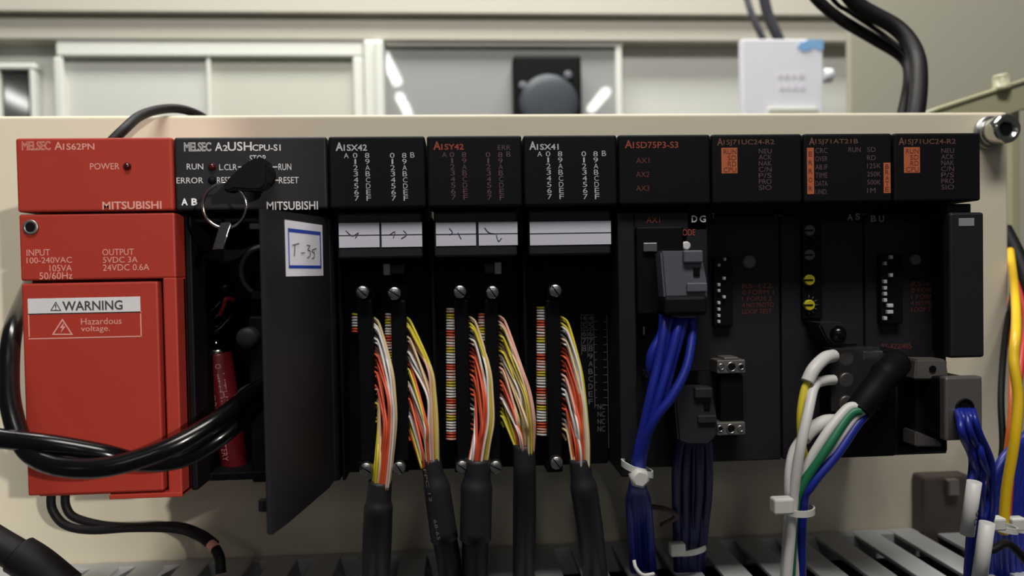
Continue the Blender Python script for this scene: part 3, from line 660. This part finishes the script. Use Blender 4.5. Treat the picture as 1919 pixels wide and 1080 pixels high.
# network module
x0, x1 = XS[7], XS[8]
t = comm_head(7, 'network_module', 'black network module with vertical ERROR strip and yellow rotary switches', '1SJ71AT21B', (1516, 258, 1527, 272), (1528, 261, 1608, 272))
for q in ((1512.5, 277, 1525.5, 364), (1656, 305, 1669, 362)): MB().pbox(*q, -.1, .2, .02).build('indicator_panel', 'panel_orange', t)
m = MB()
for k, ch in enumerate('ERROR'): m.ptext(ch, 1515.5, 284 + k * 16.2, 1522.5, 293 + k * 16.2, -.16, bold=.01)
m.build('indicator_lettering', 'print_dimred', t); m = MB()
for k, ch in enumerate('BRATE'): m.ptext(ch, 1659, 308 + k * 10.6, 1666, 316.5 + k * 10.6, -.16, bold=.01)
m.build('indicator_lettering', 'print_dimred', t)
m = MB(); Y = -.06
for k, s_ in enumerate(['CRC', 'OVER', 'AB.IF', 'TIME', 'DATA', 'UND.']): m.ptext(s_, 1528, 277.5 + k * 15.5, 1551, 287 + k * 15.5, Y)
m.ptext('RUN', 1590, 276, 1613, 285, Y)
for k, (s_, w_) in enumerate([('SD', 16), ('RD', 16), ('125K', 26), ('250K', 26), ('500K', 26), ('1M', 16)]): m.ptext(s_, 1625, 276 + k * 15.3, 1625 + w_, 285 + k * 15.3, Y)
m.build('status_lettering', 'print_dim', t)
m = MB(); m.box(x0 + .4, x1 - .4, 21, 94.8, .3, HZ - 2.2, .6); m.build('body', 'body', t)
m = MB(); m.pbox(1504, 410, 1541, 598, 19, 24, .4); m.build('switch_block', 'deep', t)
for k, y in enumerate((432, 478, 525, 572)):
    kn = MB().lathe(P(1515, y, 18.8), (0, -1, 0), [(-.5, 2.2), (1.2, 2.2), (1.5, 1.9)], 24).build('rotary_knob', 'yellow_knob' if k > 1 else 'print_grey', t)
    q = P(1515, y, 17.2); MB().box(q.x - 1.9, q.x + 1.9, 17.05, 17.4, q.z - .3, q.z + .3, 0).build('knob_slot', 'deep', kn)
m = MB()
for an in range(-3, 4):
    a = P(1515, 572, 18.7); m.tube([a + Vector((math.cos(an * .5), 0, math.sin(an * .5))) * 2.8, a + Vector((math.cos(an * .5), 0, math.sin(an * .5))) * 4], .18, 4)
m.build('dial_marks', 'print_grey', t)
m = MB(); m.ptext('A', 1588, 401, 1598, 413, 20.9, bold=.02); m.ptext('S', 1603, 400, 1612, 412, 20.9, bold=.02); m.build('sticker_letters', 'print_white', t)
# terminal block with clear cover
m = MB(); m.pbox(1555, 655, 1680, 858, 12, 21.4, 1); tb = m.build('terminal_block', 'deep', t)
q = [P(x, y, 8) for x, y in [(1534, 606), (1590, 606), (1604, 622), (1612, 648), (1560, 650), (1546, 632)]]
MB().prism([(v.x, v.z) for v in q], 'y', 8, 20.8, bev=.8).build('release_lever', 'charcoal', tb)
MB().lathe(P(1570, 626, 8), (.1, -1, .2), [(-2, 3.4), (1, 3.2), (2.5, 2), (3, .6)], 24).build('cover_screw', 'cable', tb)
MB().pbox(1618, 658, 1656, 676, 9, 15, .5).build('terminal_clamp', 'steel', tb)
for y in (672, 712, 755, 797): MB().lathe(P(1585, y, 11.6), (0, -1, 0), [(-.5, 3), (.6, 3), (1, 2.4)], 20).build('terminal_screw', 'cast', tb)
m = MB(); m.pbox(1558, 652, 1650, 770, 4, 5, .3); m.pbox(1558, 652, 1650, 656, 5, 12, .3); m.build('clear_cover', 'clear', tb)

# second serial module with cover
x0, x1 = XS[8], XS[9]
t = uc24(8, 'black serial module at the right end of the row with the long side cover', (340, 342), -1)
m = MB(); m.box(x0 + .4, x1 - .4, 21, 94.8, .3, HZ - 2.2, .6); m.build('body', 'body', t)
m = MB(); m.pbox(1776, 382, 1820, 402, 6, 22, .4); m.build('cover_hinge', 'charcoal', t)
MB().pbox(1790, 410, 1832, 660, 6, 21.2, .6).build('cover_mount', 'deep', t)
cv = MB().pbox(1781, 398, 1845, 671, 1, 6, 1.0).build('side_cover', 'charcoal', t)
MB().pbox(1797, 409, 1826, 424, .8, 1.2, .1).build('blank_sticker', 'lightgrey', cv)
d = MB().pbox(1651, 476, 1692, 607, 18, 24, .4).build('switch_block', 'deep', t)
m = MB()
for (x, y, wd) in [(1671, 482, 3), (1660, 494, 2.5), (1671, 516, 3), (1660, 528, 3), (1660, 540, 3), (1660, 551, 3), (1660, 563, 3), (1669, 573, 5.5), (1669, 585, 5.5), (1660, 597, 3.2)]: m.pbox(x - wd, y - 3.4, x + wd, y + 3.4, 16.6, 19, .2)
m.build('switch_slider', 'print_white', d)
MB().lathe(P(1713, 487, 21), (0, -1, 0), [(-2, 2.2), (1.5, 2.2), (2, 1.6)], 24).build('mode_knob', 'print_grey', t)
m = MB(); Y = 20.9
for k, s_ in enumerate(['RS-422', '0 FORM 1', '1 FORM 2', '4 NO PROTO', 'LOOP TEST']): m.ptext(s_, 1708, 528 + k * 12, 1762 + (k % 2) * 4, 537 + k * 12, Y)
m.ptext('RS-422/485', 1652, 645, 1708, 655, Y)
m.build('mode_lettering', 'print_dimred', t)
m = MB(); m.ptext('B', 1632, 404, 1642, 416, 20.9, bold=.02); m.ptext('U', 1647, 404, 1657, 416, 20.9, bold=.02); m.build('sticker_letters', 'print_white', t)
# serial plug with metal hood
t = thing('serial_plug', P(1805, 825, 0), 'grey metal hooded plug with a round cable hole and blue wires at the right end', 'plug')
MB().pbox(1716, 674, 1777, 850, 8, 20.6, 1.2).build('plug_base', 'deep', t)
q = [P(x, y, 3) for x, y in [(1717, 674), (1774, 674), (1779, 712), (1714, 712)]]
MB().prism([(v.x, v.z) for v in q], 'y', 3, 12, bev=.6).build('hood_flange', 'cast', t)
q = [P(x, y, 3) for x, y in [(1716, 808), (1760, 826), (1768, 838), (1716, 838)]]
MB().prism([(v.x, v.z) for v in q], 'y', 3, 12, bev=.6).build('hood_flange', 'cast', t)
m = MB().lathe(P(1748, 692, 2.8), (0, -1, 0), [(-.5, 1.4), (.2, 1.4)], 20).build('flange_hole', 'deep', t)
MB().pbox(1772, 706, 1842, 826, -12, -8, .9).build('hood', 'cast', t)
a = P(1780, 712, -8); b = P(1836, 820, -8); MB().box(a.x, b.x, -8, 14, b.z, a.z, .8).build('hood_back', 'deep', t)
MB().lathe(P(1808, 766, -12), (0, -1, 0), [(-3, 3.8), (.1, 3.8), (.5, 3.5), (.5, 3.0), (.1, 2.8)], 28).build('grommet', 'deep', t)
for i in range(5):
    o = (i - 2) * 7; j = (i * 3 % 5 - 2) * 1.3
    MB().tube(path([(1808 + o, 768, -11), (1812 + o, 785, -16), (1821 + o * 1.1 + j, 815, -16 + j), (1836 + o * 1.4 - j * 2, 860, -12 - j), (1842 + o * 1.3 + j * 2, 910, -8 + j), (1838 + o * 1.5 - j, 960, -4), (1830 + o, 1020, 0), (1825 + o, 1095, 2)]), 1.35, 8).build('wire', 'blue', t)
# black multi-core cable with colour wires on the terminal block
t = thing('multicore_cable', P(1490, 1080, 0), 'black sheathed cable splitting into white, green and blue wires', 'cable')
MB().tube(path([(1608, 770, -6), (1632, 738, -5), (1658, 705, 0), (1680, 680, 6)]), [4.9] * 8 * 2 + [5.6] * 9, 18).build('sheath', 'deep', t)
for col, L in [('white', [(1606, 762, -8), (1585, 768, -8), (1545, 818, -10), (1508, 885, -8), (1498, 950, -4), (1490, 1095, 0)]),
               ('green', [(1612, 770, -9), (1590, 780, -9), (1548, 842, -11), (1503, 912, -9), (1489, 960, -7), (1481, 1095, -3)]),
               ('white', [(1616, 770, -8), (1598, 785, -8), (1560, 838, -9), (1520, 905, -6), (1506, 955, -2), (1497, 1095, 2)]),
               ('blue', [(1622, 778, -7), (1606, 796, -8), (1568, 852, -10), (1522, 908, -10), (1505, 950, -7), (1502, 1095, 0)])]:
    MB().tube(path(L), 1.75, 10).build('wire', col, t)
t = thing('sleeved_wire', P(1500, 920, 0), 'yellow wire with white end sleeve on the uppermost terminal', 'wire')
MB().tube(path([(1562, 667, 4), (1545, 672, 0), (1525, 692, -3), (1513, 716, -4)]), 2.5, 12).build('end_sleeve', 'white', t)
MB().tube(path([(1514, 714, -3), (1506, 735, -4), (1500, 775, -5), (1501, 820, -5), (1508, 860, -3), (1505, 900, -1), (1494, 950, 0), (1490, 1000, 4)]), 1.4, 10).build('wire', 'wire_yellow', t)
t = thing('sleeved_wire', P(1480, 1080, 0), 'white wire with short white end sleeve on the second terminal', 'wire')
MB().tube(path([(1562, 712, 4), (1548, 713, 2), (1532, 717, 0)]), 2.0, 12).build('end_sleeve', 'white', t)
MB().tube(path([(1534, 716, 1), (1524, 730, -4), (1514, 775, -9), (1502, 830, -11), (1492, 890, -10), (1486, 950, -8), (1474, 1095, -6)]), 1.9, 10).build('wire', 'white', t)
t = thing('sleeved_wire', P(1470, 1080, 0), 'thick white wire leaving the third terminal in a curved sleeve', 'wire')
MB().tube(path([(1565, 790, 4), (1545, 792, 2), (1520, 806, 0), (1505, 822, -2)]), 2.8, 12).build('end_sleeve', 'white', t)
MB().tube(path([(1508, 818, -1), (1490, 845, -5), (1482, 880, -7), (1480, 920, -7), (1480, 960, -5), (1472, 1095, -2)]), 2.2, 10).build('wire', 'white', t)
tie('cream cable tie around the white, green and blue wires', (1471, 951, 19, 15), (1492, 954, 6, 6.2, -5, 0), -12)
# --- right hand side wiring
for nm, mt, L, r, lab in [
    ('black_wire', 'cable_matt', [(1899, 440, 128), (1899, 540, 106), (1884, 630, 84), (1876, 740, 62), (1879, 840, 50), (1868, 890, 48), (1850, 930, 46)], 1.5, 'thin black wire running down the right plate edge'),
    ('black_cable', 'cable_matt', [(1880, 430, 125), (1905, 480, 115), (1925, 540, 105), (1940, 620, 95)], 4.5, 'thick black cable leaving behind the right plate edge'),
    ('red_wire', 'redwire', [(1890, 500, 112), (1905, 530, 95), (1922, 600, 70), (1914, 680, 50), (1905, 760, 40), (1898, 850, 36), (1890, 950, 32), (1888, 1000, 30)], 1.4, 'pinkish red wire beside the yellow wire at the right'),
    ('yellow_wire', 'yellow', [(1893, 470, 112), (1903, 560, 66), (1904, 620, 30), (1900, 675, 22), (1908, 750, 18), (1901, 828, 16), (1886, 920, 18), (1880, 1000, 20)], 2.0, 'bright yellow wire running down at the right edge'),
    ('orange_wire', 'orangewire', [(1892, 560, 114), (1896, 700, 62), (1893, 790, 47), (1884, 880, 42), (1880, 1000, 40)], 1.3, 'orange wire behind the yellow wire at the right')]:
    MB().tube(path(L), r, 10).build(nm, mt, label=lab, category='wire' if r < 3 else 'cable')
t = thing('blue_loom', P(1890, 1080, 30), 'thick loom of blue wires at the lower right corner', 'wires')
for i in range(10):
    o = (i - 4.5) * 8; j = (i * 31 % 10 - 4.5)
    MB().tube(path([(1935 + o * .4, 800 + abs(o) * .6, 42), (1906 + o * .7, 860, 36 + j), (1890 + o * 1.0, 920, 34 + j), (1884 + o * 1.2, 990, 34 + j), (1890 + o * 1.6, 1095, 36)]), 2.0, 8).build('wire', 'blue', t)
t = thing('marker_sleeve', P(1815, 1000, -10), 'white printed wire marker sleeve on the blue wires', 'sleeve')
a, b = P(1826, 903, -14), P(1812, 1002, -12)
MB().tube([a, (a + b) / 2, b], 2.5, 16).build('sleeve', 'white', t)
m = MB(); ax = (b - a)
def ms(u, v, d): return a + ax * (.5 + .3 * u) + Vector((.3 + v * 1.4, -2.62 + .55 * v, 0))
m.text('90', ms); m.build('sleeve_print', 'ink_dark', t)
t = thing('marker_sleeve', P(1836, 1085, -10), 'long white blank marker sleeve at the very bottom right', 'sleeve')
a, b = P(1850, 980, -8), P(1834, 1095, -6); MB().tube([a, (a + b) / 2, b], 2.7, 16).build('sleeve', 'white', t)
tie('pale cable tie at the foot of the yellow wire', (1866, 985, 22, 12), (1878, 988, 5, 5, 14, -1), 4)
tie('white cable tie head at the right picture edge', (1912, 985, 14, 12), (1916, 985, 8, 7, 34, 0), 24)
MB().tube(path([(1835, 1035, 4), (1862, 1030, 2), (1890, 1020, 4), (1930, 1060, 6)]), 1.6, 8).build('black_wire', 'cable_matt', label='short black wire crossing the blue loom at the bottom right', category='wire')
# relay-like block under the right end
t = thing('terminal_relay', P(1780, 1040, 60), 'dim brown grey relay block under the right end of the modules', 'relay')
MB().pbox(1732, 893, 1822, 1048, 84, 94.6, 1.5).build('casing', 'relay', t)
MB().pbox(1778, 900, 1800, 930, 80, 84.2, .8).build('top_clip', 'cast', t)
# ------------------------------------------------------------------ black cables on the left and top
for nm, mt, L, r, lab in [
    ('power_cable', 'cable', [(-60, 812, -28), (0, 822, -27), (100, 834, -27), (190, 850, -25), (262, 866, -20), (340, 860, -18), (415, 818, -14), (470, 768, -4), (492, 748, 12)], 3.2, 'shiny black cable entering from the left edge across the red module'),
    ('power_cable', 'cable', [(64, 520, 60), (46, 560, 36), (24, 620, 6), (17, 700, -8), (22, 770, -18), (48, 840, -26), (100, 872, -31), (180, 878, -33), (260, 861, -31), (340, 829, -27), (415, 782, -18), (465, 742, -4), (495, 722, 12)], 3.2, 'shiny black cable looping round the left side of the red module'),
    ('arched_cable', 'cable_matt', [(190, 285, 55), (230, 245, 62), (265, 216, 78), (310, 204, 95), (350, 207, 104), (388, 226, 112), (410, 260, 116)], 2.2, 'black cable arching over the top plate edge behind the red module'),
    ('supply_wire', 'cable_matt', [(96, 925, 55), (98, 955, 55), (122, 984, 55), (170, 994, 56), (250, 990, 58), (330, 992, 58), (372, 1006, 56), (396, 1024, 52)], 1.8, 'black wire leaving the red module, outer of the pair'),
    ('supply_wire', 'cable_matt', [(122, 925, 60), (124, 950, 60), (140, 970, 60), (190, 984, 61), (250, 988, 62), (330, 986, 62), (376, 1000, 60), (404, 1020, 55)], 1.8, 'black wire leaving the red module, inner of the pair'),
    ('thick_cable', 'cable_matt', [(1570, -40, 150), (1607, 9, 150), (1680, 52, 145), (1714, 96, 135), (1722, 146, 122), (1716, 215, 110), (1700, 270, 108)], 4.6, 'thick black cable curving down behind the upper right plate edge'),
    ('thin_cable', 'cable_matt', [(1500, -40, 160), (1535, 3, 158), (1578, 38, 158), (1637, 73, 158), (1692, 108, 154), (1704, 145, 146), (1692, 215, 132), (1680, 270, 130)], 3.3, 'thinner black cable joining the thick one behind the upper right plate edge'),
    ('thin_wire', 'cable_matt', [(1545, -20, 160), (1570, 9, 158), (1593, 23, 157), (1651, 62, 150), (1700, 100, 140)], 1.3, 'narrow black wire between the two cables at the upper right')]:
    MB().tube(path(L), r, 16).build(nm, mt, label=lab, category='cable' if 'wire' not in nm else 'wire')
t = thing('wire_ferrule', P(405, 1040, 50), 'pinkish ferrule with dark red end where the black wire pair enters the duct', 'ferrule')
MB().tube(path([(395, 1021, 52), (404, 1029, 50)]), 2.4, 14).build('collar', 'print_pink', t)
MB().tube(path([(403, 1028, 50), (411, 1045, 48), (414, 1075, 46)]), 2.2, 14).build('end', 'cable_matt', t)
t = thing('sheathed_loom', P(60, 1080, 0), 'thick black cable with collar at the lower left corner', 'cable')
MB().tube(path([(-60, 985, 10), (0, 1022, 8), (50, 1052, 6), (110, 1095, 4)]), 5.6, 20).build('sheath', 'cable_matt', t)
MB().tube(path([(36, 1040, 7), (70, 1062, 6), (122, 1105, 4)]), 6.9, 20).build('collar', 'cable_matt', t)
